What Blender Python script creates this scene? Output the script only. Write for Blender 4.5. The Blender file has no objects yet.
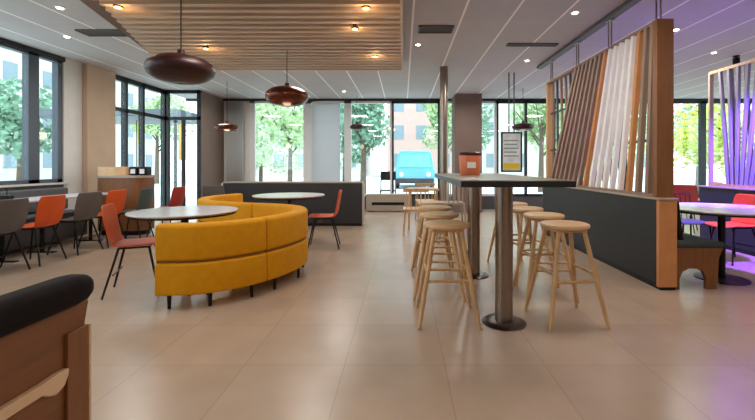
import bpy, bmesh, math, random
from mathutils import Vector, Matrix
random.seed(7)
PI = math.pi
C = bpy.context.scene.collection
H = 1.2; F = 400.0

# ------------------------------------------------------------ materials
def lin(c):
    return tuple(((v/255)/12.92 if v/255 <= .04045 else ((v/255+.055)/1.055)**2.4) for v in c)
def mat(name, rgb, rough=.5, metal=0, noise=0, nscale=8, stretch=(1,1,1), emit=None, estr=1, bump=0, spec=.5, rgb2=None):
    m = bpy.data.materials.new(name); m.use_nodes = True
    nt = m.node_tree; b = nt.nodes['Principled BSDF']
    c = lin(rgb)
    b.inputs['Base Color'].default_value = (*c, 1)
    b.inputs['Roughness'].default_value = rough
    b.inputs['Metallic'].default_value = metal
    b.inputs['Specular IOR Level'].default_value = spec
    if noise or rgb2:
        tc = nt.nodes.new('ShaderNodeTexCoord'); mp = nt.nodes.new('ShaderNodeMapping')
        mp.inputs['Scale'].default_value = stretch
        n = nt.nodes.new('ShaderNodeTexNoise'); n.inputs['Scale'].default_value = nscale; n.inputs['Detail'].default_value = 4
        r = nt.nodes.new('ShaderNodeValToRGB')
        a = tuple(max(0, v*(1-noise)) for v in c); z = tuple(min(1, v*(1+noise)) for v in c)
        if rgb2: z = lin(rgb2)
        r.color_ramp.elements[0].color = (*a, 1); r.color_ramp.elements[1].color = (*z, 1)
        r.color_ramp.elements[0].position = .3; r.color_ramp.elements[1].position = .7
        nt.links.new(tc.outputs['Object'], mp.inputs[0]); nt.links.new(mp.outputs[0], n.inputs[0])
        nt.links.new(n.outputs[0], r.inputs[0]); nt.links.new(r.outputs[0], b.inputs['Base Color'])
        if bump:
            bp = nt.nodes.new('ShaderNodeBump'); bp.inputs['Strength'].default_value = bump; bp.inputs['Distance'].default_value = .01
            nt.links.new(n.outputs[0], bp.inputs['Height']); nt.links.new(bp.outputs[0], b.inputs['Normal'])
    if emit:
        b.inputs['Emission Color'].default_value = (*lin(emit), 1); b.inputs['Emission Strength'].default_value = estr
    return m
def grid_mat(name, base, line, px, py, ox, oy, w, wy, rough, var=.06, spec=.5, liney=None, bumpn=0):
    """flat surface with a rectangular joint grid in world X / Y"""
    m = bpy.data.materials.new(name); m.use_nodes = True
    nt = m.node_tree; N = nt.nodes; L = nt.links; b = N['Principled BSDF']
    b.inputs['Roughness'].default_value = rough; b.inputs['Specular IOR Level'].default_value = spec
    tc = N.new('ShaderNodeTexCoord'); s = N.new('ShaderNodeSeparateXYZ'); L.new(tc.outputs['Object'], s.inputs[0])
    def mth(op, a, bb=None):
        n = N.new('ShaderNodeMath'); n.operation = op
        for i, v in enumerate((a, bb)):
            if v is None: continue
            if isinstance(v, (int, float)): n.inputs[i].default_value = v
            else: L.new(v, n.inputs[i])
        return n.outputs[0]
    def axis(o, p, off, wd):
        u = mth('DIVIDE', mth('SUBTRACT', o, off), p)
        fr = mth('ABSOLUTE', mth('SUBTRACT', mth('FRACT', mth('ADD', u, .5)), .5))
        return mth('LESS_THAN', fr, wd/p/2), mth('FLOOR', u)
    lx, ix = axis(s.outputs[0], px, ox, w); ly, iy = axis(s.outputs[1], py, oy, wy)
    cb = N.new('ShaderNodeCombineXYZ'); L.new(ix, cb.inputs[0]); L.new(iy, cb.inputs[1])
    wn = N.new('ShaderNodeTexWhiteNoise'); L.new(cb.outputs[0], wn.inputs[0])
    ns = N.new('ShaderNodeTexNoise'); ns.inputs['Scale'].default_value = 3.5; ns.inputs['Detail'].default_value = 6; L.new(tc.outputs['Object'], ns.inputs[0])
    v = mth('ADD', mth('MULTIPLY', mth('SUBTRACT', wn.outputs[0], .5), var), mth('MULTIPLY', mth('SUBTRACT', ns.outputs[0], .5), var*3))
    v = mth('ADD', v, 1.0)
    mul = N.new('ShaderNodeVectorMath'); mul.operation = 'SCALE'; mul.inputs[0].default_value = lin(base); L.new(v, mul.inputs['Scale'])
    m1 = N.new('ShaderNodeMix'); m1.data_type = 'RGBA'; L.new(ly, m1.inputs[0]); L.new(mul.outputs[0], m1.inputs[6]); m1.inputs[7].default_value = (*lin(liney or line), 1)
    m2 = N.new('ShaderNodeMix'); m2.data_type = 'RGBA'; L.new(lx, m2.inputs[0]); L.new(m1.outputs[2], m2.inputs[6]); m2.inputs[7].default_value = (*lin(line), 1)
    L.new(m2.outputs[2], b.inputs['Base Color'])
    return m
def glass_mat(name, tint=(235, 245, 245), gl=.06):
    m = bpy.data.materials.new(name); m.use_nodes = True
    nt = m.node_tree; nt.nodes.remove(nt.nodes['Principled BSDF'])
    t = nt.nodes.new('ShaderNodeBsdfTransparent'); t.inputs[0].default_value = (*lin(tint), 1)
    g = nt.nodes.new('ShaderNodeBsdfGlossy'); g.inputs['Roughness'].default_value = .02
    x = nt.nodes.new('ShaderNodeMixShader'); x.inputs[0].default_value = gl
    nt.links.new(t.outputs[0], x.inputs[1]); nt.links.new(g.outputs[0], x.inputs[2])
    nt.links.new(x.outputs[0], nt.nodes['Material Output'].inputs[0]); return m
def fabric_mat(name, rgb, trans=.5):
    m = bpy.data.materials.new(name); m.use_nodes = True
    nt = m.node_tree; b = nt.nodes['Principled BSDF']; b.inputs['Base Color'].default_value = (*lin(rgb), 1); b.inputs['Roughness'].default_value = .9
    t = nt.nodes.new('ShaderNodeBsdfTranslucent'); t.inputs[0].default_value = (*lin(rgb), 1)
    x = nt.nodes.new('ShaderNodeMixShader'); x.inputs[0].default_value = trans
    nt.links.new(b.outputs[0], x.inputs[1]); nt.links.new(t.outputs[0], x.inputs[2])
    nt.links.new(x.outputs[0], nt.nodes['Material Output'].inputs[0]); return m

M = dict(
 floor=grid_mat('floor_tile', (180, 156, 134), (158, 134, 114), .6, .6, .25, 2.40, .005, .005, .27, .09, .5),
 ceil=grid_mat('ceiling_tile', (192, 189, 189), (254, 250, 248), .6, 1.2, .12, 5.05, .026, .012, .7, .05, .2, liney=(205, 200, 198)),
 plaster=mat('plaster', (220, 218, 214), .8, noise=.03),
 tan=mat('tan_plaster', (196, 170, 146), .8, noise=.05, nscale=3),
 taupe=mat('taupe_plaster', (120, 100, 90), .8, noise=.05, nscale=3),
 darkgrey=mat('dark_grey_wall', (84, 82, 82), .7, noise=.06, nscale=3),
 frame=mat('dark_frame', (42, 44, 48), .4, .3),
 mullion=mat('mullion', (86, 92, 102), .5, .2),
 white=mat('white_frame', (226, 228, 228), .5),
 glass=glass_mat('glass'),
 oak=mat('oak', (204, 162, 114), .45, noise=.16, nscale=6, stretch=(6, 6, .7), bump=.1),
 oakseat=mat('oak_seat', (214, 172, 124), .4, noise=.12, nscale=5, stretch=(1, 9, 1), bump=.1),
 post=mat('brown_wood', (132, 84, 46), .5, noise=.14, nscale=5, stretch=(6, 6, .6)),
 bench=mat('bench_wood', (128, 80, 42), .5, noise=.16, nscale=5, stretch=(1, .6, 7)),
 palewood=mat('pale_wood', (222, 184, 142), .5, noise=.08, nscale=5, stretch=(6, .6, 6)),
 slat=mat('screen_slat', (150, 124, 104), .6, noise=.12, nscale=5, stretch=(5, 5, .6)),
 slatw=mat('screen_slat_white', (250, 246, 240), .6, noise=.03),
 slatg=mat('screen_slat_grey', (150, 146, 158), .6, noise=.03),
 slatwarm=mat('screen_slat_orange', (206, 140, 84), .6, noise=.08),
 cslat=mat('ceiling_slat', (204, 178, 152), .55, noise=.12, nscale=4, stretch=(.5, 6, 6)),
 cvoid=mat('ceiling_backing', (116, 92, 80), .9),
 charcoal=mat('charcoal_laminate', (42, 43, 47), .55, noise=.05),
 rim=mat('counter_trim', (176, 160, 146), .45),
 black=mat('black_metal', (22, 22, 24), .4, .5),
 blacktop=mat('black_table_edge', (26, 26, 26), .4),
 bartop=mat('bar_top', (120, 112, 98), .3, noise=.08, nscale=5),
 steel=mat('brushed_steel', (150, 138, 126), .28, 1, noise=.12, nscale=10, stretch=(8, 8, .3)),
 steeld=mat('steel_dark', (96, 84, 76), .3, 1),
 yellow=mat('mustard_upholstery', (216, 148, 4), .7, spec=.25, noise=.06, nscale=14, bump=.08),
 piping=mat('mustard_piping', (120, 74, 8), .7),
 marble=mat('table_top_pale', (205, 200, 204), .25, noise=.04, nscale=6),
 orange=mat('orange_shell', (214, 88, 36), .5, spec=.3, noise=.05),
 red=mat('red_shell', (168, 52, 44), .5, noise=.05),
 grey=mat('grey_shell', (92, 86, 84), .5, noise=.05),
 teal=mat('dark_green_shell', (66, 84, 80), .5, noise=.05),
 magenta=mat('magenta_seat', (176, 52, 112), .5, noise=.05),
 leather=mat('black_leather', (24, 15, 12), .8, spec=.2, noise=.2, nscale=20, bump=.15),
 cushion=mat('slate_cushion', (58, 66, 68), .7, noise=.08),
 banq=mat('banquette_grey', (98, 98, 100), .8, noise=.06),
 copper=mat('dark_copper', (52, 22, 18), .42, .3, noise=.1, nscale=4),
 copperl=mat('copper', (104, 56, 38), .25, .7, noise=.1, nscale=4),
 bulb=mat('lamp_glow', (255, 220, 170), .5, emit=(255, 214, 160), estr=8),
 spot=mat('spot_glow', (255, 255, 250), .5, emit=(255, 244, 226), estr=14),
 warmspot=mat('warm_spot_glow', (255, 200, 120), .5, emit=(255, 176, 90), estr=10),
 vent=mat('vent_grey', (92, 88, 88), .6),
 poster=mat('poster_white', (206, 216, 206), .5, noise=.12, nscale=6, rgb2=(236, 240, 236)),
 pyellow=mat('poster_yellow', (226, 196, 40), .5),
 pot=mat('orange_pot', (224, 120, 78), .35, noise=.06),
 lid=mat('dark_lid', (70, 30, 24), .4),
 pwhite=mat('white_print', (240, 236, 230), .5),
 blind=fabric_mat('blind_fabric', (214, 212, 214), .6),
 curtain=fabric_mat('sheer', (225, 226, 226), .4),
 obanner=mat('orange_banner', (240, 160, 20), .6),
 ybanner=mat('yellow_banner', (216, 214, 70), .6),
 leafa=mat('leaf_pale', (176, 200, 150), .7, noise=.3, nscale=2),
 leafb=mat('leaf_green', (118, 156, 132), .7, noise=.3, nscale=2),
 leafc=mat('leaf_yellow', (206, 216, 84), .7, noise=.25, nscale=2),
 trunk=mat('bark', (96, 82, 70), .9, noise=.2),
 pave=mat('paving', (225, 225, 222), .8, noise=.08, nscale=2),
 fac=mat('facade_pale', (196, 194, 190), .8, noise=.04),
 facb=mat('facade_pink', (200, 168, 162), .8, noise=.04),
 fwin=mat('facade_window', (128, 146, 158), .2),
 carblue=mat('car_blue', (110, 180, 220), .3, .2),
 carglass=mat('car_glass', (120, 210, 220), .15),
 tyre=mat('tyre', (26, 26, 26), .8),
 napkin=mat('napkin_white', (230, 230, 228), .7),
 planter=mat('stone_bench', (170, 156, 140), .7, noise=.05),
 slot=mat('dark_recess', (40, 30, 26), .8),
)

# ------------------------------------------------------------ geometry helpers
class MB:
    def __init__(s): s.bm = bmesh.new()
    def box(s, x0, x1, y0, y1, z0, z1, rot=None, piv=None):
        r = bmesh.ops.create_cube(s.bm, size=1)
        mt = Matrix.Translation(((x0+x1)/2, (y0+y1)/2, (z0+z1)/2)) @ Matrix.Diagonal((x1-x0, y1-y0, z1-z0, 1))
        bmesh.ops.transform(s.bm, matrix=mt, verts=r['verts'])
        if rot is not None:
            p = Vector(piv or ((x0+x1)/2, (y0+y1)/2, (z0+z1)/2))
            bmesh.ops.transform(s.bm, matrix=Matrix.Translation(p) @ rot @ Matrix.Translation(-p), verts=r['verts'])
        return s
    def rod(s, a, b, r0, r1=None, n=10):
        a, b = Vector(a), Vector(b); d = b-a; r1 = r0 if r1 is None else r1
        r = bmesh.ops.create_cone(s.bm, cap_ends=True, segments=n, radius1=r0, radius2=r1, depth=d.length)
        q = d.to_track_quat('Z', 'Y').to_matrix().to_4x4()
        bmesh.ops.transform(s.bm, matrix=Matrix.Translation((a+b)/2) @ q, verts=r['verts']); return s
    def bar(s, a, b, w, t, up=(1, 0, 0)):
        """rectangular bar from a to b: w along 'up' axis, t along the other"""
        a, b = Vector(a), Vector(b); d = (b-a).normalized(); u = Vector(up); u = (u-d*u.dot(d)).normalized(); v = d.cross(u)
        vs = []
        for p in (a, b):
            for i, j in ((-1, -1), (1, -1), (1, 1), (-1, 1)):
                vs.append(s.bm.verts.new(p+u*i*w/2+v*j*t/2))
        for f in ((0, 1, 2, 3), (7, 6, 5, 4), (0, 4, 5, 1), (1, 5, 6, 2), (2, 6, 7, 3), (3, 7, 4, 0)):
            s.bm.faces.new([vs[k] for k in f])
        return s
    def lathe(s, prof, c=(0, 0, 0), n=40, sc=(1, 1)):
        rings = []
        for r, z in prof:
            if r < 1e-5: rings.append([s.bm.verts.new((c[0], c[1], c[2]+z))])
            else: rings.append([s.bm.verts.new((c[0]+r*sc[0]*math.cos(2*PI*k/n), c[1]+r*sc[1]*math.sin(2*PI*k/n), c[2]+z)) for k in range(n)])
        for A, B in zip(rings, rings[1:]):
            for k in range(n):
                k2 = (k+1) % n
                if len(A) == 1 and len(B) == 1: continue
                if len(A) == 1: s.bm.faces.new((A[0], B[k2], B[k]))
                elif len(B) == 1: s.bm.faces.new((A[k], A[k2], B[0]))
                else: s.bm.faces.new((A[k], A[k2], B[k2], B[k]))
        return s
    def prism(s, pts, axis, a, b):
        """closed outline pts extruded along axis from a to b; outline coords are the other two axes in xyz order"""
        def mk(p, t):
            return {'x': (t, p[0], p[1]), 'y': (p[0], t, p[1]), 'z': (p[0], p[1], t)}[axis]
        A = [s.bm.verts.new(mk(p, a)) for p in pts]; B = [s.bm.verts.new(mk(p, b)) for p in pts]
        s.bm.faces.new(A); s.bm.faces.new(B[::-1]); n = len(pts)
        for k in range(n): s.bm.faces.new((A[k], B[k], B[(k+1) % n], A[(k+1) % n]))
        return s
    def loft(s, rings, cap=True):
        R = [[s.bm.verts.new(p) for p in r] for r in rings]; n = len(R[0])
        for A, B in zip(R, R[1:]):
            for k in range(n): s.bm.faces.new((A[k], A[(k+1) % n], B[(k+1) % n], B[k]))
        if cap: s.bm.faces.new(R[0][::-1]); s.bm.faces.new(R[-1])
        return s
    def tube(s, pts, r, n=8, closed=False):
        pts = [Vector(p) for p in pts]; rings = []
        m = len(pts)
        for i, p in enumerate(pts):
            if closed: d = pts[(i+1) % m]-pts[i-1]
            else: d = pts[min(i+1, m-1)]-pts[max(i-1, 0)]
            d.normalize(); ref = Vector((0, 0, 1)) if abs(d.z) < .9 else Vector((1, 0, 0))
            u = d.cross(ref).normalized(); v = d.cross(u)
            rings.append([p+(u*math.cos(2*PI*k/n)+v*math.sin(2*PI*k/n))*r for k in range(n)])
        if closed: rings.append(rings[0]); return s.loft(rings, False)
        return s.loft(rings)
    def done(s, name, m, parent=None, bevel=0, smooth=False, seg=2, solid=0, sub=0):
        bmesh.ops.recalc_face_normals(s.bm, faces=s.bm.faces[:])
        me = bpy.data.meshes.new(name); s.bm.to_mesh(me); s.bm.free()
        me.materials.append(m)
        o = bpy.data.objects.new(name, me); C.objects.link(o)
        if parent: o.parent = parent
        if solid:
            md = o.modifiers.new('solid', 'SOLIDIFY'); md.thickness = solid; md.offset = 0
        if sub:
            md = o.modifiers.new('sub', 'SUBSURF'); md.levels = md.render_levels = sub
        if bevel:
            md = o.modifiers.new('bev', 'BEVEL'); md.width = bevel; md.segments = seg; md.limit_method = 'ANGLE'; md.angle_limit = .6
        if smooth or bevel:
            for p in me.polygons: p.use_smooth = True
            if not sub and not smooth == 2:
                try: me.set_sharp_from_angle(angle=.7)
                except Exception: pass
        return o
def thing(name, label, cat, loc=(0, 0, 0), rz=0, group=None):
    o = bpy.data.objects.new(name, None); C.objects.link(o); o.empty_display_size = .1
    o.location = loc; o.rotation_euler = (0, 0, rz); o['label'] = label; o['category'] = cat
    if group: o['group'] = group
    return o
def tag(o, label, cat, group=None):
    o['label'] = label; o['category'] = cat
    if group: o['group'] = group
    return o
def struct(o): o['kind'] = 'structure'; return o
def dup(root, loc, rz=0, label=None, mats=None):
    r = root.copy(); C.objects.link(r); r.location = loc; r.rotation_euler = (0, 0, rz)
    if label: r['label'] = label
    for ch in list(root.children):
        c = ch.copy(); C.objects.link(c); c.parent = r
        if mats and ch.name.split('.')[0] in mats:
            c.data = ch.data.copy(); c.data.materials[0] = mats[ch.name.split('.')[0]]
        for g in ch.children:
            d = g.copy(); C.objects.link(d); d.parent = c
    return r
def X(px, Y): return (px-403)*Y/F
def Z(py, Y): return H-(py-165)*Y/F

# ------------------------------------------------------------ room shell
BY = 10.9; LX = -5.7; CZ = 3.0; RX = 10.0
struct(MB().box(LX-.2, RX+.2, -2.2, BY+.2, -.1, 0).done('floor', M['floor']))
struct(MB().box(LX-.2, RX+.2, -2.2, BY+.2, CZ, CZ+.15).done('ceiling', M['ceil']))
struct(MB().box(LX-.2, RX+.2, -2.2, -2.0, 0, CZ).done('wall_front', M['tan']))
struct(MB().box(RX, RX+.2, -2.0, 6.0, 0, CZ).done('wall_right', M['tan']))
# left wall: low wall under the windows, solid piece, pilaster
struct(MB().box(LX-.2, LX, -2.0, 6.72, 0, .88).done('wall_left', M['darkgrey']))
struct(MB().box(LX-.2, LX, 6.72, 7.8, 0, CZ).done('wall_left', M['plaster']))
struct(MB().box(LX, LX+.1, 7.1, 7.8, 0, CZ).done('trim_1', M['tan'], bevel=.01))
struct(MB().box(LX-.02, LX+.03, -2.0, 6.8, .88, .91).done('trim_2', M['plaster']))

wn = [0]
def window(rects_frame, pane, mf, name='window'):
    """rects_frame: list of boxes; pane: list of boxes"""
    wn[0] += 1
    r = bpy.data.objects.new('%s_%d' % (name, wn[0]), None); C.objects.link(r); struct(r)
    mb = MB()
    for b in rects_frame: mb.box(*b)
    mb.done('window_frame', mf, r)
    for b in pane: MB().box(*b).done('pane', M['glass'], r)
    return r
# left windows
ys = [-2.0, .3, 2.3, 4.2, 6.2, 6.72]
for a, b in zip(ys, ys[1:]):
    window([(LX-.12, LX-.02, a, a+.09, .91, 2.95), (LX-.12, LX-.02, b-.09, b, .91, 2.95),
            (LX-.12, LX-.02, a, b, .91, .97), (LX-.12, LX-.02, a, b, 2.9, 2.95)],
           [(LX-.08, LX-.07, a+.09, b-.09, .97, 2.9)], M['mullion'])
struct(MB().box(LX-.15, LX+.03, -2.0, 6.72, 2.93, CZ).done('trim_3', M['frame']))
# entrance glazing on the left wall, y 7.8 .. 9.6
EY = [7.8, 8.26, 8.8, 9.6]
fr = [(LX-.1, LX, 7.8, 9.6, 2.9, CZ), (LX-.1, LX, 7.8, 9.6, 2.28, 2.36)]
for y in EY: fr.append((LX-.1, LX, y-.035, y+.035, 0, CZ))
window(fr, [(LX-.06, LX-.05, a+.035, b-.035, z0, z1) for a, b in zip(EY, EY[1:]) for z0, z1 in ((.02, 2.28), (2.36, 2.9))], M['frame'])
# glass return of the entrance lobby at y 9.65
PX = -4.88
fr = [(LX, PX, 9.6, 9.68, 2.92, CZ), (LX, PX, 9.6, 9.68, 2.28, 2.36), (LX, LX+.07, 9.6, 9.68, 0, CZ), (PX-.07, PX, 9.6, 9.68, 0, CZ), (-5.32, -5.26, 9.6, 9.68, 0, 2.28), (LX, PX, 9.6, 9.68, 0, .06)]
window(fr, [(LX+.07, -5.32, 9.63, 9.64, .06, 2.28), (-5.26, PX-.07, 9.63, 9.64, .06, 2.28), (LX+.07, PX-.07, 9.63, 9.64, 2.36, 2.92)], M['frame'])
struct(MB().box(PX-.08, PX, 9.68, BY, 0, CZ).done('wall_left', M['taupe']))
# back wall
struct(MB().box(PX, -4.17, BY, BY+.2, 0, CZ).done('wall_back', M['plaster']))
struct(MB().box(LX-.2, RX+.2, BY-.06, BY+.1, 2.94, CZ).done('trim_4', M['frame']))
struct(MB().box(-4.17, RX, BY, BY+.2, 0, .35).done('wall_back', M['darkgrey']))
def bwin(x0, x1, mf, mull=(), z0=.35, w=.06):
    fr = [(x0, x0+w, BY-.02, BY+.08, z0, 2.94), (x1-w, x1, BY-.02, BY+.08, z0, 2.94), (x0, x1, BY-.02, BY+.08, z0, z0+.06), (x0, x1, BY-.02, BY+.08, 2.88, 2.94)]
    xs = [x0+w]
    for m in mull:
        fr.append((m-.03, m+.03, BY-.02, BY+.08, z0, 2.94)); xs += [m-.03, m+.03]
    xs.append(x1-w)
    return window(fr, [(xs[i], xs[i+1], BY+.02, BY+.03, z0+.06, 2.88) for i in range(0, len(xs), 2)], mf)
bwin(-4.17, -2.57, M['white'], w=.14)
bwin(-2.57, -1.46, M['white'], w=.14)
bwin(-1.46, -.3, M['white'], w=.05)
bwin(-.3, 1.0, M['frame'], w=.05)
bwin(1.0, 2.55, M['white'], w=.06)
bwin(2.55, 4.1, M['frame'], mull=(3.35,), w=.05)
bwin(4.1, 6.0, M['frame'], mull=(), w=.05)
bwin(6.0, 8.2, M['frame'], mull=(), w=.1)
bwin(8.2, 10.0, M['frame'], mull=(), w=.05)
# right wall glazing far part
fr = [(RX, RX+.1, y-.04, y+.04, 0, CZ) for y in (6.04, 7.6, 9.2, 10.86)] + [(RX, RX+.1, 6, BY, 2.9, CZ), (RX, RX+.1, 6, BY, 0, .2)]
window(fr, [(RX+.04, RX+.05, a, b, .2, 2.9) for a, b in ((6.08, 7.56), (7.64, 9.16), (9.24, 10.82))], M['frame'])
# wide column in front of the back wall
struct(MB().box(X(455, 10.1), X(482, 10.1), 10.1, 10.75, 0, CZ).done('trim_5', M['taupe'], bevel=.01))

# blind and sheers
def fold(x0, x1, y, z0, z1, amp, n, name, m, label):
    s = MB(); r0 = []; N = n*8
    pts = [(x0+(x1-x0)*k/N, y+amp*math.sin(2*PI*k/8)) for k in range(N+1)]
    A = [s.bm.verts.new((p[0], p[1], z0)) for p in pts]; B = [s.bm.verts.new((p[0], p[1], z1)) for p in pts]
    for k in range(N): s.bm.faces.new((A[k], A[k+1], B[k+1], B[k]))
    return tag(s.done(name, m, smooth=2, solid=.004), label, 'curtain' if name == 'curtain' else 'blind')
t = thing('roller_blind', 'grey roller blind drawn down over the window behind the dark partition', 'blind', (-2.0, BY-.1, .4))
MB().box(-.45, .3, -.004, .004, 0, 2.45).done('blind_cloth', M['blind'], t)
MB().rod((-.47, 0, 2.48), (.32, 0, 2.48), .03, n=14).done('roller_tube', M['white'], t, smooth=True)
MB().box(-.45, .3, -.012, .012, -.02, .005).done('hem_bar', M['white'], t)
fold(PX+.12, -4.3, BY-.14, .05, 2.9, .03, 9, 'curtain', M['curtain'], 'grey pleated curtain hanging in the back left corner beside the entrance lobby')

# ------------------------------------------------------------ slatted wooden ceiling panel
sp = thing('slatted_ceiling_panel', 'large brown wooden slatted panel hung under the grey tiled ceiling', 'ceiling panel', (0, 0, 2.86))
def lefte(y): return -3.06 - max(0, (y-4.0))*.36
yy = 2.9; k = 0
while yy < 6.95 and k < 100:
    MB().box(lefte(yy), -.03, yy, yy+.065, -.03, .02).done('slat', M['cslat'], sp)
    yy += .165; k += 1
for xx in (-.6, -1.6, -2.6):
    MB().box(xx-.02, xx+.02, 2.9, 6.9, .02, .074).done('carrier_rail', M['cvoid'], sp)
MB().box(-.03, 0, 2.88, 6.97, -.05, .09).done('edge_board', M['cslat'], sp)
MB().prism([(lefte(2.9), 2.9), (-.03, 2.9), (-.03, 6.95), (lefte(6.95), 6.95)], 'z', .075, .13).done('backing_board', M['cvoid'], sp)

# warm spotlights in the slats
def lamp(kind, loc, energy, color, size=.1, rot=None, spot=None, sy=None):
    l = bpy.data.lights.new('light', kind); l.energy = energy; l.color = color
    if kind == 'AREA':
        l.size = size
        if sy: l.shape = 'RECTANGLE'; l.size_y = sy
    elif kind == 'SPOT': l.spot_size = spot or 1.8; l.spot_blend = .7; l.shadow_soft_size = size
    elif kind == 'POINT': l.shadow_soft_size = size
    o = bpy.data.objects.new('light', l); C.objects.link(o); o.location = loc
    if rot: o.rotation_euler = rot
    return o
wsp = None
for (px, py, lab) in ((118, 5, 'warm spotlight at the left end of the wooden ceiling slats'), (366, 6, 'warm spotlight nearest the top right of the wooden ceiling slats'),
                 (355, 27, 'warm spotlight in the middle right of the wooden ceiling slats'), (375, 55, 'warm spotlight near the far right corner of the slats'), (206, 47, 'warm spotlight among the slats to the right of the big pendant')):
    Y = (2.84-H)*F/(165-py); x = X(px, Y)
    t = thing('recessed_spotlight', lab, 'ceiling light', (x, Y, 2.815), 0, 'warm spotlights in the slatted panel')
    MB().lathe([(0, .0), (.04, 0), (.045, .005), (.045, .05), (0, .05)], n=20).done('housing', M['copperl'], t, smooth=True)
    MB().lathe([(0, -.004), (.034, -.004), (.034, .002), (0, .002)], n=20).done('lens', M['warmspot'], t)
    lamp('POINT', (x, Y, 2.76), 1.6, (1, .62, .3), .04)

# ------------------------------------------------------------ ceiling fittings
dl0 = None
dls = [(67, 36, 'small white downlight above the left wall windows'), (344, 91, 'small white downlight just before the back windows'),
       (575, 12, 'bright downlight in the ceiling above the slatted screen top'), (676, 29, 'downlight to the right of the slatted screen post'),
       (714, 52, 'downlight above the purple-lit slatted screen'), (527, 60, 'downlight above the hanging menu sign'), (60, 7, 'downlight in the upper left ceiling beside the slats'), (418, 44, 'downlight just right of the wooden slatted panel')]
for px, py, lab in dls:
    Y = 1.8*F/(165-py)
    if dl0 is None:
        dl0 = thing('downlight', lab, 'ceiling light', (X(px, Y), Y, CZ), 0, 'downlights in the tiled ceiling')
        rg = MB().lathe([(.0, -.012), (.032, -.012), (.05, -.01), (.055, 0), (0, 0)], n=24).done('trim_ring', M['white'], dl0, smooth=True)
        MB().lathe([(0, -.018), (.03, -.018), (.03, -.01), (0, -.01)], n=24).done('lens', M['spot'], rg)
    else: dup(dl0, (X(px, Y), Y, CZ), 0, lab)
def vent(x0, x1, y0, y1, lab):
    t = thing('air_vent', lab, 'vent', ((x0+x1)/2, (y0+y1)/2, CZ), 0, 'ceiling air vents')
    w, d = (x1-x0)/2, (y1-y0)/2
    MB().box(-w, w, -d, -d+.02, -.02, 0).box(-w, w, d-.02, d, -.02, 0).box(-w, -w+.02, -d, d, -.02, 0).box(w-.02, w, -d, d, -.02, 0).done('frame', M['vent'], t)
    n = max(2, int((y1-y0)/.05)); s = MB()
    for k in range(n): s.box(-w+.02, w-.02, -d+.03+k*(2*d-.06)/n, -d+.045+k*(2*d-.06)/n, -.015, -.002)
    s.done('louvres', M['vent'], t)
vent(.2, .66, 5.15, 5.42, 'rectangular air vent in the ceiling beside the slatted wooden panel')
vent(1.55, 2.3, 5.9, 6.02, 'narrow slot vent in the ceiling before the slatted screen rods')
vent(-4.35, -3.75, 5.3, 5.55, 'air vent in the ceiling left of the slatted wooden panel')
vent(-3.7, -3.45, 7.2, 7.5, 'small air vent in the ceiling between the two largest pendants')
tr = tag(MB().box(2.44, 2.54, -1.0, 7.3, 2.95, CZ).done('ceiling_track', M['vent'], bevel=.004), 'dark strip modelled for the soft ceiling shadow above the slatted wooden screen', 'track')  # grey strip stands in for a soft shadow along the ceiling

# ------------------------------------------------------------ pendant lamps
def pendant(px, py, Y, D, h, m, lab, en):
    x, z = X(px, Y), Z(py, Y); ztop = CZ
    if LX < x < 0 and Y < 6.9 and x > lefte(Y): ztop = 2.83
    t = thing('pendant_lamp', lab, 'pendant lamp', (x, Y, z), 0, 'disc pendant lamps')
    R = D/2; prof = []
    for k in range(0, 19):
        a = -PI/2+.02+(PI-.02-.12)*k/18
        prof.append((R*math.cos(a)**.9 if math.cos(a) > 0 else 0.001, h/2*math.sin(a)))
    sh = MB().lathe(prof, n=56).done('shade', m, t, smooth=2, solid=.004)
    s = MB()
    for f in (.35, .7, -.35, -.7):
        rr = R*math.cos(math.asin(f))**.9+.002
        s.tube([(rr*math.cos(2*PI*k/48), rr*math.sin(2*PI*k/48), f*h/2) for k in range(48)], .003, 5, True)
    s.done('rib', m, sh, smooth=True)
    MB().lathe([(0, h*.0), (.04, h*.02), (.05, 0), (.03, h*.15), (0, h*.2)], n=20).done('bulb', M['bulb'], t, smooth=True)
    MB().rod((0, 0, h/2-.01), (0, 0, ztop-z), .006, n=8).done('cord', M['black'], t)
    MB().lathe([(0, 0), (.03, 0), (.035, -.05), (.02, -.06), (0, -.06)], (0, 0, h/2+.05), n=16).done('cap', m, t, smooth=True)
    if en: lamp('POINT', (x, Y, z-h/2-.1), en, (1, .74, .46), .08)
pendant(181, 69.5, 3.64, .57, .25, M['copper'], 'largest dark maroon disc pendant lamp, nearest on the left', 0)
pendant(287, 96.5, 5.7, .60, .28, M['copperl'], 'copper disc pendant lamp hanging over the yellow sofa', 1.2)
pendant(227, 127.5, 8.6, .50, .16, M['copperl'], 'small disc pendant lamp by the back left corner', 2)
pendant(523, 127, 9.4, .5, .18, M['copper'], 'small dark disc pendant lamp behind the hanging menu sign', 1)
pendant(357, 127, 10.3, .36, .16, M['copper'], 'smallest dark disc, a lamp reflection in the back window built as a pendant', 0)  # pendant shape added in place of a dark reflection on the glass

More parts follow.
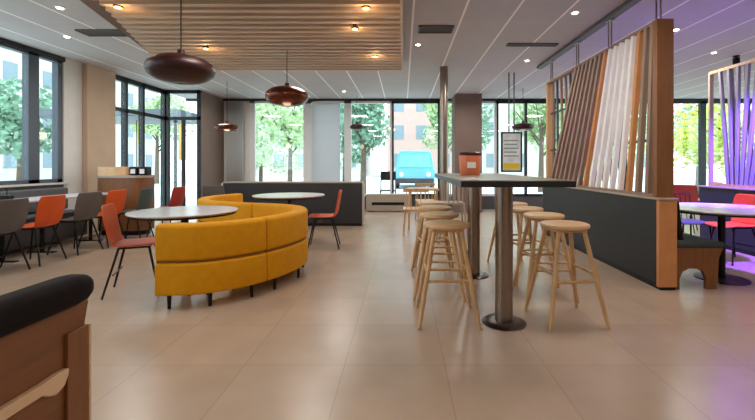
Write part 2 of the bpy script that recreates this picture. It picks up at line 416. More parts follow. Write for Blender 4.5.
# ------------------------------------------------------------ tall bar table
t = thing('bar_table', 'tall black-edged bar table on two steel columns between stool rows', 'table', (.75, 3.68, 0))
MB().box(-.37, .37, -1.08, 1.08, 1.068, 1.10).done('table_top', M['bartop'], t, bevel=.006)
MB().box(-.365, .365, -1.075, 1.075, 1.055, 1.066).box(-.374, .374, -1.084, -1.079, 1.055, 1.094).box(-.374, -.37, -1.08, 1.08, 1.055, 1.094).box(.37, .374, -1.08, 1.08, 1.055, 1.094).done('edge_band', M['blacktop'], t)
for y in (-.63, .68):
    c = MB().lathe([(.066, .02), (.066, 1.04)], (.02, y, 0), 32).done('column', M['steel'], t, smooth=True)
    MB().lathe([(0, 0), (.165, 0), (.165, .006), (.155, .012), (.09, .02), (0, .02)], (.02, y, 0), 40).done('base_plate', M['steeld'], t, smooth=True)
    MB().lathe([(0, 1.04), (.13, 1.04), (.13, 1.054), (0, 1.054)], (.02, y, 0), 24).done('mounting_plate', M['steeld'], t)

# ------------------------------------------------------------ bar stools
def make_stool(lab):
    t = thing('bar_stool', lab, 'stool', (0, 0, 0), 0, 'wooden bar stools around the tall table')
    MB().lathe([(0, .712), (.16, .712), (.178, .718), (.184, .73), (.18, .744), (.165, .75), (.1, .746), (0, .744)], n=48).done('seat', M['oakseat'], t, smooth=True)
    MB().box(-.12, .12, -.12, .12, .69, .712).done('seat_block', M['oak'], t, bevel=.005)
    T = .1; Bq = .222; zt, zb = .711, 0
    def at(sx, sy, z):
        f = (zt-z)/zt; r = T+(Bq-T)*f; return Vector((sx*r, sy*r, z))
    for sx, sy in ((-1, -1), (1, -1), (1, 1), (-1, 1)):
        s = MB()
        s.rod(at(sx, sy, zb), at(sx, sy, .37), .013, .0185, 12); s.rod(at(sx, sy, .37), at(sx, sy, zt), .0185, .0165, 12)
        s.done('leg', M['oak'], t, smooth=True)
    for (a, b, z) in (((-1, -1), (1, -1), .335), ((-1, 1), (1, 1), .335), ((-1, -1), (-1, 1), .385), ((1, -1), (1, 1), .385)):
        MB().rod(at(*a, z), at(*b, z), .0115, n=10).done('rung', M['oak'], t, smooth=True)
    return t
ordn = ['nearest the camera', 'second from the camera', 'third from the camera', 'farthest from the camera']
st0 = None
for side, xs, ys_ in (('left', (.34, .34, .35, .36), (3.14, 3.74, 4.36, 4.92)), ('right', (1.26, 1.3, 1.3, 1.3), (3.12, 3.70, 4.25, 4.78))):
    for i in range(4):
        lab = 'round-seat wooden bar stool on the %s side of the bar table, %s' % (side, ordn[i])
        p = (xs[i], ys_[i], 0); rz = (.0, -.1, .12, .02)[i] + (.0 if side == 'left' else -.1) * (1 if side == 'left' else -1)
        if st0 is None: st0 = make_stool(lab); st0.location = p; st0.rotation_euler.z = rz
        else: dup(st0, p, rz, lab)

# orange tub on the bar table
t = thing('orange_tub', 'orange round tub with dark lid standing on the bar table', 'container', (X(470, 4.1), 4.1, 1.10))
tub = MB().lathe([(0, 0), (.095, 0), (.1, .01), (.112, .19), (.108, .2), (0, .2)], n=40).done('tub', M['pot'], t, smooth=True)
MB().lathe([(0, .2), (.116, .2), (.118, .215), (.1, .23), (0, .232)], n=40).done('lid', M['lid'], t, smooth=True)
s = MB()
for k in range(9):
    a0 = -PI/2-.42+k*.09; a1 = a0+.09; A = .1075
    v = [s.bm.verts.new((A*math.cos(a), A*math.sin(a), z)) for a, z in ((a0, .07), (a1, .07), (a1, .13), (a0, .13))]; s.bm.faces.new(v)
s.done('paper_label', M['pwhite'], tub, solid=.003)

# ------------------------------------------------------------ slatted screens + dark barrier
def screen(loc, L, n, label, cols, mpost, group, near_open=0):
    """local: y 0 near end, up to L; x 0 plane"""
    t = thing('slatted_screen', label, 'room divider', loc, 0, group)
    z0, z1 = 0, 1.73
    MB().box(-.06, .105, 0, .07, z0, z1).done('end_post', mpost, t, bevel=.004)
    MB().box(-.05, .05, L-.05, L, z0, z1).done('end_post', M['oak'], t, bevel=.004)
    MB().box(-.05, .05, .07, L-.05, z0, z0+.03).done('bottom_rail', M['slat'], t)
    MB().box(-.05, .05, .07, L-.05, z1-.03, z1).done('top_rail', M['slat'], t)
    for k in range(n):
        f = (k+.5)/n; yb = .1+f*(L-.2)
        yt = yb-(.06+.95*f**.95)
        zt = z1-.03
        if yt < .1: yt = .1
        MB().bar((-.025, yb, z0+.03), (-.025, yt, zt), .05, .05).done('slat', cols(k), t)
    m = 11
    for k in range(m):
        f = k/(m-1); yt = L-.12-(m-1-k)*.17; yb = yt-.45*(1-f)+.0
        yb = max(.5, min(L-.1, yb))
        MB().bar((.03, yb, z0+.03), (.03, yt, z1-.03), -.0+.03, .035).done('slat', M['slat'] if k % 3 else M['mullion'], t)
    for z in (1.17, .55):
        s = MB()
        s.box(.004, .008, .1, L-.06, z, z+.03).done('cross_rail', M['charcoal'], t)
    return t
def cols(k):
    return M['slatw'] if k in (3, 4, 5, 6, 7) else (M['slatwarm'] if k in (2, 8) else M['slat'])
SX = 2.51
s1 = screen((SX, 3.86, .885), 3.02, 16, 'tall brown slatted wooden screen with leaning slats on the dark barrier', cols, M['post'], None)
for y, lab in ((3.93, 'nearest'), (4.85, 'second'), (5.75, 'third'), (6.75, 'farthest')):
    t = thing('suspension_rods', 'pair of grey rods holding the slatted screen to the ceiling, %s pair' % lab, 'rod', (SX, y, 2.615), 0, 'ceiling rods above the screen')
    for d in (-.035, .035): MB().rod((0, d, 0), (0, d, .335), .009, n=10).done('rod', M['steel'], t, smooth=True)
    MB().box(-.03, .03, -.06, .06, .325, .335).done('plate', M['steel'], t)
t = thing('barrier', 'long charcoal barrier with oak end panel carrying the slatted screen', 'partition', (2.45, 3.82, 0))
MB().box(0, .165, .05, 3.2, .06, .86).done('panel', M['charcoal'], t)
MB().box(-.004, .17, 0, .045, .03, .86).done('end_panel', M['slatwarm'], t, bevel=.005)
MB().box(-.012, .18, -.005, 3.2, .862, .884).done('top_cap', M['rim'], t, bevel=.004)
MB().box(-.0+.015, .155, .01, 3.19, 0, .06).done('plinth', M['black'], t)

# second, purple lit screen on the right
def cols2(k): return M['slatw']
t = thing('slatted_screen', 'pale slatted screen glowing purple at the right edge of the room', 'room divider', (4.7, 4.4, .885))
L2 = 1.72
MB().box(-.03, .03, L2-.03, L2, 0, 1.73).done('end_post', M['rim'], t)
MB().box(-.03, .03, 0, .04, 0, 1.73).done('end_post', M['rim'], t)
MB().box(-.04, .04, .05, L2-.04, 1.69, 1.73).done('top_rail', M['oak'], t)
MB().box(-.04, .04, .05, L2-.04, 0, .04).done('bottom_rail', M['oak'], t)
for k in range(9):
    yb = .75+k*.075; yt = .22+k*.16
    MB().bar((-.02, yb, .04), (-.02, yt, 1.69), .04, .04).done('slat', M['slatg'], t)
for k in range(6):
    yt = .15+k*.24; yb = yt+.22 if k < 3 else yt-.12
    MB().bar((.02, yb, .04), (.02, yt, 1.69), .03, .035).done('slat', M['slatg'], t)
t = thing('barrier', 'charcoal barrier under the purple-lit slatted screen', 'partition', (4.6, 4.35, 0))
MB().box(0, .2, 0, 1.85, .06, .86).done('panel', M['charcoal'], t)
MB().box(-.015, .215, -.005, 1.86, .862, .884).done('top_cap', M['rim'], t, bevel=.004)
MB().box(.015, .185, .01, 1.83, 0, .06).done('plinth', M['black'], t)
# purple spotlights (real fixtures on the ceiling)
for i, (x, y, lab) in enumerate(((4.1, 3.9, 'purple stage spotlight on the ceiling near the right screen'), (5.5, 6.6, 'purple stage spotlight on the ceiling behind the right screen'))):
    t = thing('stage_spotlight', lab, 'ceiling light', (x, y, CZ))
    MB().lathe([(0, -.02), (.05, -.02), (.05, 0), (0, 0)], n=20).done('mount', M['black'], t)
    MB().lathe([(.045, -.15), (.05, -.15), (.05, -.04), (.02, -.02), (0, -.02)], n=20).done('head', M['black'], t, smooth=True)
l = lamp('SPOT', (4.1, 3.9, 2.82), 1800, (.2, .08, 1), .05, spot=1.35)
l.rotation_euler = (Vector((4.3, 4.9, 1.2))-Vector((4.1, 3.9, 2.82))).to_track_quat('-Z', 'Y').to_euler()
l = lamp('SPOT', (5.5, 6.6, 2.82), 160, (.4, .12, 1), .05, spot=1.0)
l.rotation_euler = (Vector((4.3, 4.9, 1.2))-Vector((5.5, 6.6, 2.82))).to_track_quat('-Z', 'Y').to_euler()

# low dark partition at the back
t = thing('low_partition', 'low charcoal partition with pale top edge behind the yellow sofa', 'partition', (X(223, 7.87), 7.87, 0))
W = X(362, 7.87)-X(223, 7.87)
MB().box(0, W, 0, .2, .05, .84).done('panel', M['charcoal'], t)
MB().box(-.01, W+.01, -.01, .21, .842, .87).done('top_cap', M['rim'], t, bevel=.004)
MB().box(-.035, -.001, .0, .2, 0, .84).done('end_panel', M['white'], t)
MB().box(W+.001, W+.03, 0, .2, 0, .84).done('end_panel', M['rim'], t)
MB().box(.01, W-.01, .01, .19, 0, .05).done('plinth', M['black'], t)

# steel pole, hanging sign
t = tag(MB().lathe([(.075, 0), (.075, CZ)], (X(444, 7.35), 7.35, 0), 28).done('steel_pole', M['steel'], smooth=True), 'round grey steel pole from floor to ceiling by the bar table', 'pole')
t = thing('hanging_sign', 'framed white and yellow menu sign hung on two ceiling rods', 'sign', (X(511.5, 7.8), 7.8, Z(172, 7.8)))
w, h = .205, .78
MB().box(-w, w, -.015, .015, 0, .03).box(-w, w, -.015, .015, h-.03, h).box(-w, -w+.03, -.015, .015, .03, h-.03).box(w-.03, w, -.015, .015, .03, h-.03).done('frame', M['frame'], t)
poster = MB().box(-w+.03, w-.03, -.006, .006, .03, h-.03).done('poster', M['poster'], t)
MB().box(-w+.05, w-.05, -.009, -.0065, .06, .17).done('yellow_band', M['pyellow'], poster)
s = MB()
for k in range(5): s.box(-w+.06, w-.07-.03*(k % 2), -.009, -.0065, .3+k*.075, .325+k*.075)
s.done('printed_lines', mat('poster_green', (128, 158, 138), .5), poster)
for d in (-.05, .05): MB().rod((d, 0, h), (d, 0, CZ-Z(172, 7.8)), .012, n=10).done('rod', M['frame'], t, smooth=True)

# ------------------------------------------------------------ shell chairs
def make_chair(m, lab, group, wood=False):
    """faces +X (seat front at +x); origin on floor under seat centre"""
    t = thing('dining_chair', lab, 'chair', (0, 0, 0), 0, group)
    def surf(prof, wf, name, dish):
        s = MB(); R = []
        for i, (x, z) in enumerate(prof):
            w = wf(i/(len(prof)-1)); row = []
            for j in range(9):
                v = -1+2*j/8; row.append(s.bm.verts.new((x+dish[0]*v*v, v*w/2, z+dish[1]*v*v)))
            R.append(row)
        for a, b in zip(R, R[1:]):
            for j in range(8): s.bm.faces.new((a[j], a[j+1], b[j+1], b[j]))
        return s.done(name, m, t, smooth=2, solid=.014, sub=1)
    surf([(.22, .43), (.20, .445), (.14, .452), (.04, .447), (-.08, .443), (-.15, .447), (-.185, .465)],
         lambda f: .36+.06*math.sin(PI*min(1, f*1.1)), 'seat', (0, .018))
    surf([(-.185, .468), (-.21, .505), (-.225, .56), (-.24, .64), (-.255, .72), (-.265, .78), (-.27, .815), (-.272, .83)],
         lambda f: .36+.07*math.sin(PI*min(1, f*1.05)), 'backrest', (.035, 0))
    for sx, sy in ((1, 1), (1, -1), (-1, 1), (-1, -1)):
        MB().rod((sx*.12-.01, sy*.13, .435), (sx*.22-.02, sy*.2, 0), .011, .009, 8).done('leg', M['black'], t, smooth=True)
    MB().tube([(.11, .13, .432), (.11, -.13, .432), (-.13, -.13, .432), (-.13, .13, .432)], .009, 8, True).done('seat_frame', M['black'], t, smooth=True)
    MB().rod((-.075-.09, .168, .2), (-.165, -.168, .2), .007, n=8).done('stretcher', M['black'], t, smooth=True)
    return t
ch0 = make_chair(M['orange'], 'orange shell chair with black legs facing the near round table', 'shell dining chairs')
ch0.location = (-2.54, 3.84, 0); ch0.rotation_euler.z = .4
def chair(x, y, rz, key, lab):
    return dup(ch0, (x, y, 0), rz, lab, {'seat': M[key], 'backrest': M[key]})
chair(-1.17, 5.85, PI+.12, 'orange', 'reddish orange shell chair at the far round table before the partition')
chair(-4.53, 4.40, PI, 'grey', 'brown-grey shell chair at the far left of the window tables')
chair(-4.53, 4.90, PI+.06, 'orange', 'orange shell chair at window tables, nearest orange one to the left edge')
chair(-4.53, 5.52, PI-.08, 'grey', 'dark grey shell chair between two orange chairs at the window tables')
chair(-4.5, 5.98, PI, 'orange', 'orange shell chair below the end of the wooden serving station')
chair(-4.35, 6.42, PI+.1, 'teal', 'dark green shell chair at the window tables')
chair(-4.08, 6.88, PI, 'red', 'red shell chair at the farthest end of the window tables')
chair(-3.5, 7.6, PI/2, 'grey', 'dark grey shell chair between the window tables and the low partition')
chair(4.1, 4.98, PI+.1, 'orange', 'orange shell chair at the right edge of the photograph')
chair(5.1, 7.3, -2.3, 'red', 'dark red shell chair seen just right of the slatted screen post')
chair(6.5, 8.6, PI, 'orange', 'orange shell chair farthest back on the right beside the back windows')

# ------------------------------------------------------------ round tables
def round_table(x, y, r, lab, mtop='marble', rb=.2):
    t = thing('round_table', lab, 'table', (x, y, 0))
    MB().lathe([(0, .725), (r-.03, .725), (r-.006, .735), (r, .743), (r-.004, .75), (0, .75)], n=64).done('table_top', M[mtop], t, smooth=True)
    MB().lathe([(r-.05, .712), (r-.02, .712), (r-.015, .725), (r-.05, .725)], n=48).done('under_ring', M['black'], t)
    MB().lathe([(.035, .015), (.035, .71)], n=20).done('pedestal', M['black'], t, smooth=True)
    MB().lathe([(0, .705), (.14, .705), (.14, .724), (0, .724)], n=24).done('mounting_plate', M['black'], t)
    MB().lathe([(0, 0), (rb, 0), (rb, .008), (rb-.02, .015), (0, .018)], n=36).done('base_plate', M['black'], t, smooth=True)
    return t
round_table(-2.16, 3.96, .49, 'pale round table with black edge behind the near end of yellow sofa')
round_table(-1.72, 6.05, .53, 'pale round table in the far bend of the yellow sofa')
round_table(3.36, 4.22, .58, 'purple-lit pale round table beside the oak bench on the right', rb=.24)

# long tables + banquette by the left windows
for i, (y0, y1, lab) in enumerate(((2.95, 4.05, 'window table cut off by the left edge of the photograph'), (4.1, 5.2, 'pale window table behind the grey and first orange chair'), (5.25, 6.6, 'longest pale window table, behind the middle grey and orange chairs'))):
    t = thing('window_table', lab, 'table', (-4.98, (y0+y1)/2, 0), 0, 'rectangular tables along the banquette')
    d = (y1-y0)/2
    MB().box(-.25, .28, -d, d, .725, .75).done('table_top', M['marble'], t, bevel=.006)
    for yy in (-d+.25, d-.25):
        MB().lathe([(.025, .01), (.025, .72)], (.02, yy, 0), 16).done('leg', M['black'], t, smooth=True)
        MB().box(-.16, .2, yy-.03, yy+.03, 0, .015).done('foot', M['black'], t)
t = thing('banquette', 'long dark grey banquette running below the left windows', 'bench', (-5.45, 2.6, 0))
MB().box(-.22, .16, -2.6, 4.1, .04, .36).done('base', M['darkgrey'], t)
for k in range(5):
    a = -2.6+k*1.34
    MB().box(-.15, .2, a+.005, a+1.335, .362, .46).done('seat_cushion', M['banq'], t, bevel=.03, seg=3)
    MB().box(-.24, -.14, a+.005, a+1.335, .47, .83).done('back_cushion', M['banq'], t, bevel=.03, seg=3)

# small items on window tables
for i, (x, y, lab) in enumerate(((-4.95, 5.0, 'black condiment caddy on the window table behind the near orange chair'), (-5.0, 4.35, 'black condiment caddy on the window table behind the brown-grey chair'))):
    t = thing('condiment_caddy', lab, 'caddy', (x, y, .75), 0, 'condiment caddies on the window tables')
    MB().box(-.05, .05, -.04, .04, 0, .07).done('box', M['black'], t, bevel=.004)
    MB().rod((0, 0, .07), (0, 0, .16), .005).done('handle', M['black'], t)

# rounded serving station
t = thing('serving_station', 'rounded wooden serving station behind the window tables near the entrance', 'cabinet', (-4.86, 7.02, 0))
def rr(x0, x1, y0, y1, r, n=8):
    p = []
    for cx, cy, a in ((x1-r, y0+r, -PI/2), (x1-r, y1-r, 0), (x0+r, y1-r, PI/2), (x0+r, y0+r, PI)):
        for k in range(n+1): p.append((cx+r*math.cos(a+PI/2*k/n), cy+r*math.sin(a+PI/2*k/n)))
    return p
MB().prism(rr(-.42, .44, -.24, .24, .2), 'z', .08, .98).done('body', M['post'], t, smooth=True)
MB().prism(rr(-.44, .46, -.26, .26, .22), 'z', .98, 1.02).done('top', M['rim'], t, smooth=True)
MB().prism(rr(-.42, .12, -.24, .24, .2), 'z', 1.02, 1.17).done('raised_hood', M['palewood'], t, smooth=True)
MB().prism(rr(-.38, .38, -.2, .2, .16), 'z', 0, .08).done('plinth', M['black'], t)
for k, x in enumerate((-4.66, -4.5)):
    t = thing('napkin_dispenser', ('black napkin dispenser with white front on the serving station, %s one' % ('left', 'right')[k]), 'dispenser', (x, 6.98, 1.021), 0, 'dispensers on the serving station')
    cs = MB().box(-.07, .07, -.08, .08, 0, .15).done('case', M['black'], t, bevel=.02, seg=3)
    MB().box(-.04, .04, -.086, -.081, .03, .11).done('napkins', M['napkin'], cs)

# ------------------------------------------------------------ serpentine sofa
ctrl = [(-2.06, 3.38), (-1.72, 3.42), (-1.42, 3.65), (-1.22, 4.02), (-1.15, 4.42), (-1.3, 4.85), (-1.68, 5.12), (-2.12, 5.27), (-2.6, 5.5), (-2.95, 5.92), (-3.05, 6.45), (-2.85, 6.98)]
def cr(t):
    n = len(ctrl)-1; t = max(0, min(n-1e-6, t)); i = int(t); u = t-i
    P = [Vector(ctrl[max(0, min(n, i+j))]) for j in (-1, 0, 1, 2)]
    if i == 0: P[0] = P[1]*2-P[2]
    if i == n-1: P[3] = P[2]*2-P[1]
    return .5*((2*P[1])+(-P[0]+P[2])*u+(2*P[0]-5*P[1]+4*P[2]-P[3])*u*u+(-P[0]+3*P[1]-3*P[2]+P[3])*u**3)
def norm(t):
    d = cr(t+.02)-cr(t-.02) if .02 < t < len(ctrl)-1.02 else (cr(.04)-cr(0) if t < 1 else cr(len(ctrl)-1)-cr(len(ctrl)-1.04))
    d.normalize(); return Vector((-d.y, d.x))          # left of heading
def rsec(o0, o1, z0, z1, r, n=4):
    p = []
    for cx, cy, a in ((o1-r, z0+r, -PI/2), (o1-r, z1-r, 0), (o0+r, z1-r, PI/2), (o0+r, z0+r, PI)):
        for k in range(n+1): p.append((cx+r*math.cos(a+PI/2*k/n), cy+r*math.sin(a+PI/2*k/n)))
    return p
sofa = thing('serpentine_sofa', 'mustard yellow S-shaped sofa curving between the two pale round tables', 'sofa', (0, 0, 0))
def sweep(t0, t1, sec, name, m, parent=None, e=.02, steps=14):
    rings = []
    cx = sum(p[0] for p in sec)/len(sec); cz = sum(p[1] for p in sec)/len(sec)
    ts = [t0+e*.15, t0+e*.6, t0+e*1.6] + [t0+(t1-t0)*k/steps for k in range(1, steps)] + [t1-e*1.6, t1-e*.6, t1-e*.15]
    sc = [.0, .022, 0] 
    for i, tt in enumerate(ts):
        p = cr(tt); nn = norm(tt)
        ins = {0: .022, 1: .006, len(ts)-1: .022, len(ts)-2: .006}.get(i, 0)
        ring = []
        for (o, z) in sec:
            oo = o-math.copysign(min(ins, abs(o-cx)), o-cx); zz = z-math.copysign(min(ins, abs(z-cz)), z-cz)
            q = p+nn*oo; ring.append((q.x, q.y, zz))
        rings.append(ring)
    return MB().loft(rings).done(name, m, parent or sofa, smooth=True)
mods = [(0, 2.35, 1, .30), (2.35, 4.9, 1, .42), (4.9, 6.55, 1, .3), (6.55, 9.0, -1, .42), (9.0, 11, -1, .42)]
for a, b, sd, dep in mods:
    bk = sweep(a, b, rsec(-.085, .085, .40, .705, .035), 'backrest', M['yellow'])
    o0, o1 = (-.09, .09+dep) if sd > 0 else (-.09-dep, .09)
    sweep(a, b, rsec(o0, o1, .115, .385, .025), 'base', M['yellow'])
    c0, c1 = (.095, .1+dep) if sd > 0 else (-.1-dep, -.095)
    sweep(a, b, rsec(c0, c1, .39, .46, .03), 'seat_cushion', M['yellow'])
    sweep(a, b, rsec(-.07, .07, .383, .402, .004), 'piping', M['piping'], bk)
    for tt in (a+.3, (a+b)/2, b-.3):
        for oo in (-.04, sd*(.05+dep*.8)):
            q = cr(tt)+norm(tt)*oo
            MB().rod((q.x, q.y, 0), (q.x, q.y, .118), .014, .018, 12).done('leg', M['black'], sofa, smooth=True)

# ------------------------------------------------------------ right oak bench
t = thing('oak_bench', 'oak bench with slate seat cushion attached behind the barrier end', 'bench', (2.64, 3.86, 0))
arch = [(.03, 0), (.03, .10), (.06, .17), (.12, .2), (.2, .2), (.26, .17), (.29, .1), (.29, 0)]
def end_outline(): return [(0, 0), (0, .40), (.44, .40), (.41, .3), (.39, 0)] 
s = MB(); pts = [(0, 0), (.03, 0)] + arch[1:-1] + [(.29, 0), (.39, 0), (.41, .3), (.45, .40), (0, .40)]
MB().prism(pts, 'y', 0, .04).done('end_panel', M['post'], t)
MB().prism(pts, 'y', 1.9, 1.94).done('end_panel', M['post'], t)
MB().box(.02, .42, .04, 1.9, .36, .40).done('seat_board', M['post'], t)
MB().box(0, .46, -.01, 1.94, .402, .455).done('seat_cushion', M['cushion'], t, bevel=.015, seg=3)
MB().bar((.06, .96, .47), (.015, .96, .85), .04, 1.9, up=(1, 0, 0)).done('backrest', M['black'], t, bevel=.01)

# wire chair beyond the bench
t = thing('wire_chair', 'black wire-backed chair behind the purple-lit round table', 'chair', (3.8, 5.35, 0), -PI/2)
MB().box(-.2, .2, -.2, .2, .43, .46).done('seat', M['cushion'], t, bevel=.015)
s = MB(); s.tube([(-.2, -.2, .44), (-.24, -.2, .8), (-.24, .2, .8), (-.2, .2, .44)], .01)
for k in range(5): s.rod((-.2, -.14+k*.07, .45), (-.24, -.14+k*.07, .8), .005)
s.done('backrest', M['black'], t, smooth=True)
for sx in (-1, 1):
    for sy in (-1, 1): MB().rod((sx*.17, sy*.17, .43), (sx*.2, sy*.2, 0), .011).done('leg', M['black'], t, smooth=True)

# ------------------------------------------------------------ foreground booth back, left
t = thing('booth_bench', 'wooden booth back with black leather top pad in the near left corner', 'bench', (-1.0, 0, 0))
def rnd_end(y, z): pass
# pad: rounded sausage running along Y, ends at y 1.37
sec = rsec(-.06, .035, .775, .865, .03, 5)
rings = []
for y, ins in ((-.9, 0), (1.2, 0), (1.24, .003), (1.262, .010), (1.276, .022), (1.282, .034)):
    rings.append([(o-math.copysign(min(ins, abs(o+.0125)), o+.0125), y, z-math.copysign(min(ins, abs(z-.82)), z-.82)) for o, z in sec])
MB().loft(rings).done('top_pad', M['leather'], t, smooth=True)
MB().prism([(-.9, 0), (-.9, .775), (1.275, .775), (1.258, .70), (1.258, 0)], 'x', -.045, .0).done('side_panel', M['bench'], t, bevel=.004)
MB().box(.0, .012, 1.18, 1.256, 0, .70).done('edge_stile', M['post'], t, bevel=.002)
MB().box(-.045, .013, 1.2585, 1.266, 0, .70).done('edge_banding', M['palewood'], t)
rl = [(-.6, .602), (1.09, .602), (1.14, .606), (1.176, .604), (1.174, .585), (1.16, .56), (1.133, .548), (1.11, .556), (1.09, .57), (-.6, .57)]
MB().prism(rl, 'x', .0005, .02).done('pale_rail', M['palewood'], t, bevel=.003)

# ------------------------------------------------------------ far furniture near the back windows
t = thing('window_bench', 'low beige bench with dark slot under the back window', 'bench', (X(388, 10.4), 10.3, 0))
MB().box(-.56, .56, 0, .4, .02, .16).box(-.56, .56, 0, .4, .24, .44).box(-.56, -.42, 0, .4, .16, .24).box(.42, .56, 0, .4, .16, .24).done('body', M['planter'], t)
MB().box(-.42, .42, .05, .4, .16, .24).done('recess', M['slot'], t)
def low_chair(x, y, rz, lab):
    t = thing('slatted_wooden_chair', lab, 'chair', (x, y, 0), rz, 'wooden chairs by the back windows')
    MB().box(-.22, .22, -.21, .21, .42, .45).done('seat', M['oakseat'], t, bevel=.01)
    MB().box(-.22, .22, .18, .21, .74, .80).done('top_rail', M['oak'], t, bevel=.008)
    for k in range(5): MB().rod((-.16+k*.08, .19, .45), (-.16+k*.08, .195, .745), .008).done('spindle', M['oak'], t)
    for sx in (-1, 1):
        for sy in (-1, 1): MB().rod((sx*.18, sy*.17, .42), (sx*.21, sy*.2, 0), .016).done('leg', M['oak'], t, smooth=True)
    return t
low_chair(.22, 7.0, PI, 'pale wooden chair left of the steel pole, beyond the left stools')
low_chair(.5, 8.6, .1, 'pale wooden chair farthest back beside the window bench')
t = thing('high_chair', 'whitish spindle-backed high chair beside the steel pole', 'chair', (X(452, 6.2), 6.2, 0))
MB().box(-.18, .18, -.18, .18, .6, .63).done('seat', M['rim'], t, bevel=.008)
MB().box(-.2, .2, -.19, -.165, 1.0, 1.05).box(-.2, .2, .165, .19, 1.0, 1.05).box(-.2, -.17, -.165, .165, 1.0, 1.05).box(.17, .2, -.165, .165, 1.0, 1.05).done('top_rail', M['rim'], t, bevel=.005)
for k in range(5):
    for yy in (-.177, .177): MB().rod((-.14+k*.07, yy, .63), (-.14+k*.07, yy, 1.0), .01).done('spindle', M['rim'], t)
for sx in (-1, 1):
    for sy in (-1, 1): MB().rod((sx*.16, sy*.16, .6), (sx*.22, sy*.22, 0), .016).done('leg', M['rim'], t, smooth=True)
t = thing('wooden_table', 'pale wooden table beyond the left row of bar stools', 'table', (.38, 7.75, 0))
MB().box(-.3, .3, -.3, .3, .72, .75).done('table_top', M['oakseat'], t, bevel=.006)
for sx in (-1, 1):
    for sy in (-1, 1): MB().rod((sx*.25, sy*.25, .72), (sx*.27, sy*.27, 0), .018).done('leg', M['oak'], t, smooth=True)

# ------------------------------------------------------------ outside
struct(MB().box(-70, 70, BY+.3, 80, -.12, -.02).box(-70, LX-.3, -10, BY+.3, -.12, -.02).box(RX+.3, 70, -10, BY+.3, -.12, -.02).done('ground', M['pave']))
def tree(x, y, h, r, m, lab, n=1700, low=.35):
    t = thing('tree', lab, 'tree', (x, y, -.02), 0, None)
    s = MB(); s.rod((0, 0, 0), (.05, 0, h*.6), .14, .07, 10)
    for k in range(6):
        a = k*1.05; s.rod((.03, 0, h*(.3+.04*k)), (r*.6*math.cos(a), r*.6*math.sin(a), h*(.55+.05*k)), .05, .02, 6)
    s.done('trunk', M['trunk'], t)
    s = MB(); zc = h*(low+1)/2; rz = h*(1-low)/2
    blobs = [(Vector((random.uniform(-.5, .5)*r, random.uniform(-.5, .5)*r, zc+random.uniform(-.6, .6)*rz)), random.uniform(.35, .6)) for _ in range(11)]
    for _ in range(n):
        c, q = random.choice(blobs)
        d = Vector((random.gauss(0, 1), random.gauss(0, 1), random.gauss(0, 1))).normalized()*random.uniform(.6, 1)**.5
        p = c+Vector((d.x*r*q, d.y*r*q, d.z*rz*q))
        e = random.uniform(.07, .14)*(.6+h/10)
        u = Vector((random.gauss(0, 1), random.gauss(0, 1), random.gauss(0, 1))).normalized(); v = u.orthogonal().normalized()
        s.bm.faces.new([s.bm.verts.new(p+u*e), s.bm.verts.new(p+v*e*.6), s.bm.verts.new(p-u*e), s.bm.verts.new(p-v*e*.6)])
    s.done('crown', m, t)
tree(-13.2, 13.8, 4.2, 1.9, M['leafb'], 'green tree outside the left windows')
tree(-5.8, 20.5, 5.8, 2.1, M['leafa'], 'pale green tree outside the window behind the copper pendant')
tree(-1.7, 17, 5.2, 1.5, M['leafb'], 'dark green tree outside the back window left of the black mullion')
tree(2.4, 24, 6, 1.6, M['leafa'], 'pale tree outside behind the steel pole')
tree(6.2, 18, 5.2, 1.9, M['leafa'], 'pale green tree outside behind the hanging menu sign')
tree(14.4, 19.5, 5.0, 1.9, M['leafb'], 'tree outside the window between the two slatted screens')
tree(12.3, 14.6, 4.6, 2.7, M['leafc'], 'yellow-green tree outside behind the purple-lit screen', low=.02, n=4200)
tree(-9.6, 27, 7.5, 3.2, M['leafa'], 'broad pale tree across the street seen past the grey curtain', n=3000, low=.1)
tree(-4.4, 30, 8, 3.2, M['leafb'], 'broad tree across the street between the two nearest window trees', n=3000, low=.1)
tree(4.6, 31, 8, 3.0, M['leafb'], 'broad tree across the street between column and menu sign', n=3000, low=.1)
tree(11.3, 28, 8, 3.4, M['leafa'], 'broad pale tree across the street behind the slatted screen', n=3000, low=.1)
tree(18.4, 29.5, 8, 3.4, M['leafa'], 'broad pale tree across the street right of the screen post', n=3000, low=.1)
tree(-16.0, 26.0, 6.5, 2.0, M['leafa'], 'tree outside seen through the entrance glazing')
def building(x0, x1, y0, y1, h, m, lab, face, nx, nz):
    t = thing('building', lab, 'building', ((x0+x1)/2, (y0+y1)/2, -.02))
    w, d = (x1-x0)/2, (y1-y0)/2
    MB().box(-w, w, -d, d, 0, h).done('walls', m, t)
    MB().box(-w-.2, w+.2, -d-.2, d+.2, h, h+.3).done('roof_edge', M['rim'], t)
    for i in range(nx):
        for k in range(nz):
            c = (i+.5)/nx*2-1; z = 1.0+k*(h-1)/nz
            if face == 'y': MB().box(c*w-.5, c*w+.5, -d-.04, -d+.02, z, z+1.3).done('window', M['fwin'], t)
            else: MB().box(w-.02, w+.04, c*d-.5, c*d+.5, z, z+1.3).done('window', M['fwin'], t)
building(-38, -27, 14, 44, 13, M['fac'], 'pale apartment building outside the left windows', 'x', 10, 4)
building(-16, -4, 40, 50, 10, M['fac'], 'pale building across the street behind the yellow sofa', 'y', 5, 3)
building(-1.5, 5, 38, 46, 9, M['facb'], 'pinkish building across the street behind the black mullion', 'y', 3, 3)
building(7, 24, 38, 48, 10, M['fac'], 'pale building across the street right of the taupe column', 'y', 6, 3)
t = thing('canopy', 'dark entrance canopy outside the lobby glazing', 'canopy', (-8.6, 12.6, -.02))
MB().box(-2.2, 2.2, -1.2, 1.2, 2.62, 2.82).done('roof_slab', M['mullion'], t, bevel=.02)
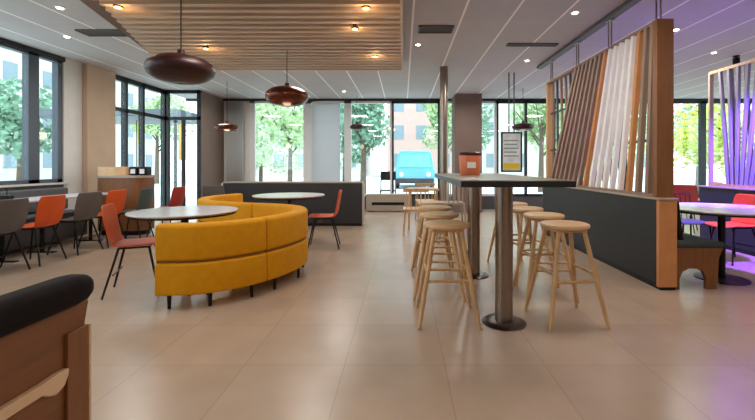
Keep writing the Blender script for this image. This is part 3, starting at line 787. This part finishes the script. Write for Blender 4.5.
for sx in (-2, 2):
    for sy in (-1, 1): MB().rod((sx, sy, 0), (sx, sy, 2.62), .05, n=14).done('post', M['frame'], t, smooth=True)
# parked blue van
t = van = thing('van', 'blue van parked outside the back window left of the steel pole', 'van', (.6, 21, -.02))
MB().prism([(-1.0, .35), (-1.02, .9), (-.95, 1.1), (-.82, 1.85), (-.7, 1.95), (.7, 1.95), (.82, 1.85), (.95, 1.1), (1.02, .9), (1.0, .35)], 'y', -.9, 3.4).done('body', M['carblue'], t, bevel=.05)
body = van.children[0]
MB().prism([(-.82, 1.12), (-.72, 1.75), (.72, 1.75), (.82, 1.12)], 'y', -.93, -.9).done('windscreen', M['carglass'], body)
MB().box(-.95, .95, -.98, -.9, .3, .55).done('bumper', M['charcoal'], t, bevel=.03)
for x in (-.8, .8):
    MB().rod((x*.85, -.93, .75), (x*.85, -.9, .75), .11, n=16).done('headlight', M['pwhite'], body)
    for y in (-.2, 2.6): MB().rod((x*1.12-.1, y, .33), (x*1.12+.1, y, .33), .33, n=24).done('wheel', M['tyre'], t, smooth=True)
# black terrace chair outside
t = thing('terrace_chair', 'black terrace chair outside the back window beside the black mullion', 'chair', (X(388, 12.2), 12.2, -.02))
MB().box(-.24, .24, -.24, .24, .43, .46).done('seat', M['black'], t)
MB().box(-.24, .24, .2, .24, .75, 1.02).done('backrest', M['black'], t, bevel=.01)
for sx in (-1, 1):
    for sy in (-1, 1): MB().rod((sx*.22, sy*.22, 1.0 if sy > 0 else .45), (sx*.24, sy*.24, 0), .015).done('leg', M['black'], t)
t = thing('banner', 'orange banner outside, seen through the entrance lobby glass', 'banner', (-6.2, 11.25, -.02))
MB().box(-.09, .09, -.01, .01, 1.36, 2.36).done('cloth', M['obanner'], t)
MB().rod((-.1, 0, 0), (-.1, 0, 2.4), .012).done('pole', M['frame'], t)
MB().lathe([(0, 0), (.15, 0), (.15, .02), (0, .03)], (-.1, 0, 0), 20).done('base', M['frame'], t)
t = thing('banner', 'yellow-green banner outside the entrance glazing', 'banner', (-8.0, 12.2, -.02))
MB().box(-.1, .1, -.01, .01, 1.85, 2.55).done('cloth', M['ybanner'], t)
MB().rod((-.12, 0, 0), (-.12, 0, 2.58), .015).done('pole', M['frame'], t)

# ------------------------------------------------------------ lights, world, camera
w = bpy.data.worlds.new('World'); bpy.context.scene.world = w; w.use_nodes = True
nt = w.node_tree; bg = nt.nodes['Background']
tc = nt.nodes.new('ShaderNodeTexCoord'); sx = nt.nodes.new('ShaderNodeSeparateXYZ'); rp = nt.nodes.new('ShaderNodeValToRGB')
nt.links.new(tc.outputs['Generated'], sx.inputs[0]); nt.links.new(sx.outputs[2], rp.inputs[0]); nt.links.new(rp.outputs[0], bg.inputs[0])
rp.color_ramp.elements[0].color = (.95, .97, 1, 1); rp.color_ramp.elements[1].color = (.75, .87, 1, 1)
bg.inputs[1].default_value = 3.2
sun = bpy.data.lights.new('sun', 'SUN'); sun.energy = 2.5; sun.angle = .03; sun.color = (1, .96, .88)
so = bpy.data.objects.new('sun', sun); C.objects.link(so)
so.rotation_euler = (Vector((-.25, .75, -1)).to_track_quat('-Z', 'Y')).to_euler()
# room light from the ceiling fittings
for x in (-4.2, -1.4, 1.5, 4.2, 7.5):
    for y in (0, 3.4, 6.2, 9.0):
        if y == 0 and x > 5: continue
        lamp('AREA', (x, y, 2.77), 16, (1, .95, .90), .5)

cam = bpy.data.cameras.new('cam'); co = bpy.data.objects.new('cam', cam); C.objects.link(co)
co.location = (0, 0, H); co.rotation_euler = (PI/2, 0, 0)
cam.sensor_width = 36; cam.lens = 36*F/755; cam.shift_x = -(403-377.5)/755; cam.shift_y = -(210-165)/755
cam.clip_start = .02; cam.clip_end = 300
sc = bpy.context.scene; sc.camera = co
sc.view_settings.view_transform = 'Standard'; sc.view_settings.look = 'None'; sc.view_settings.gamma = 1
sc.view_settings.exposure = 0.3
sc.view_settings.use_curve_mapping = False
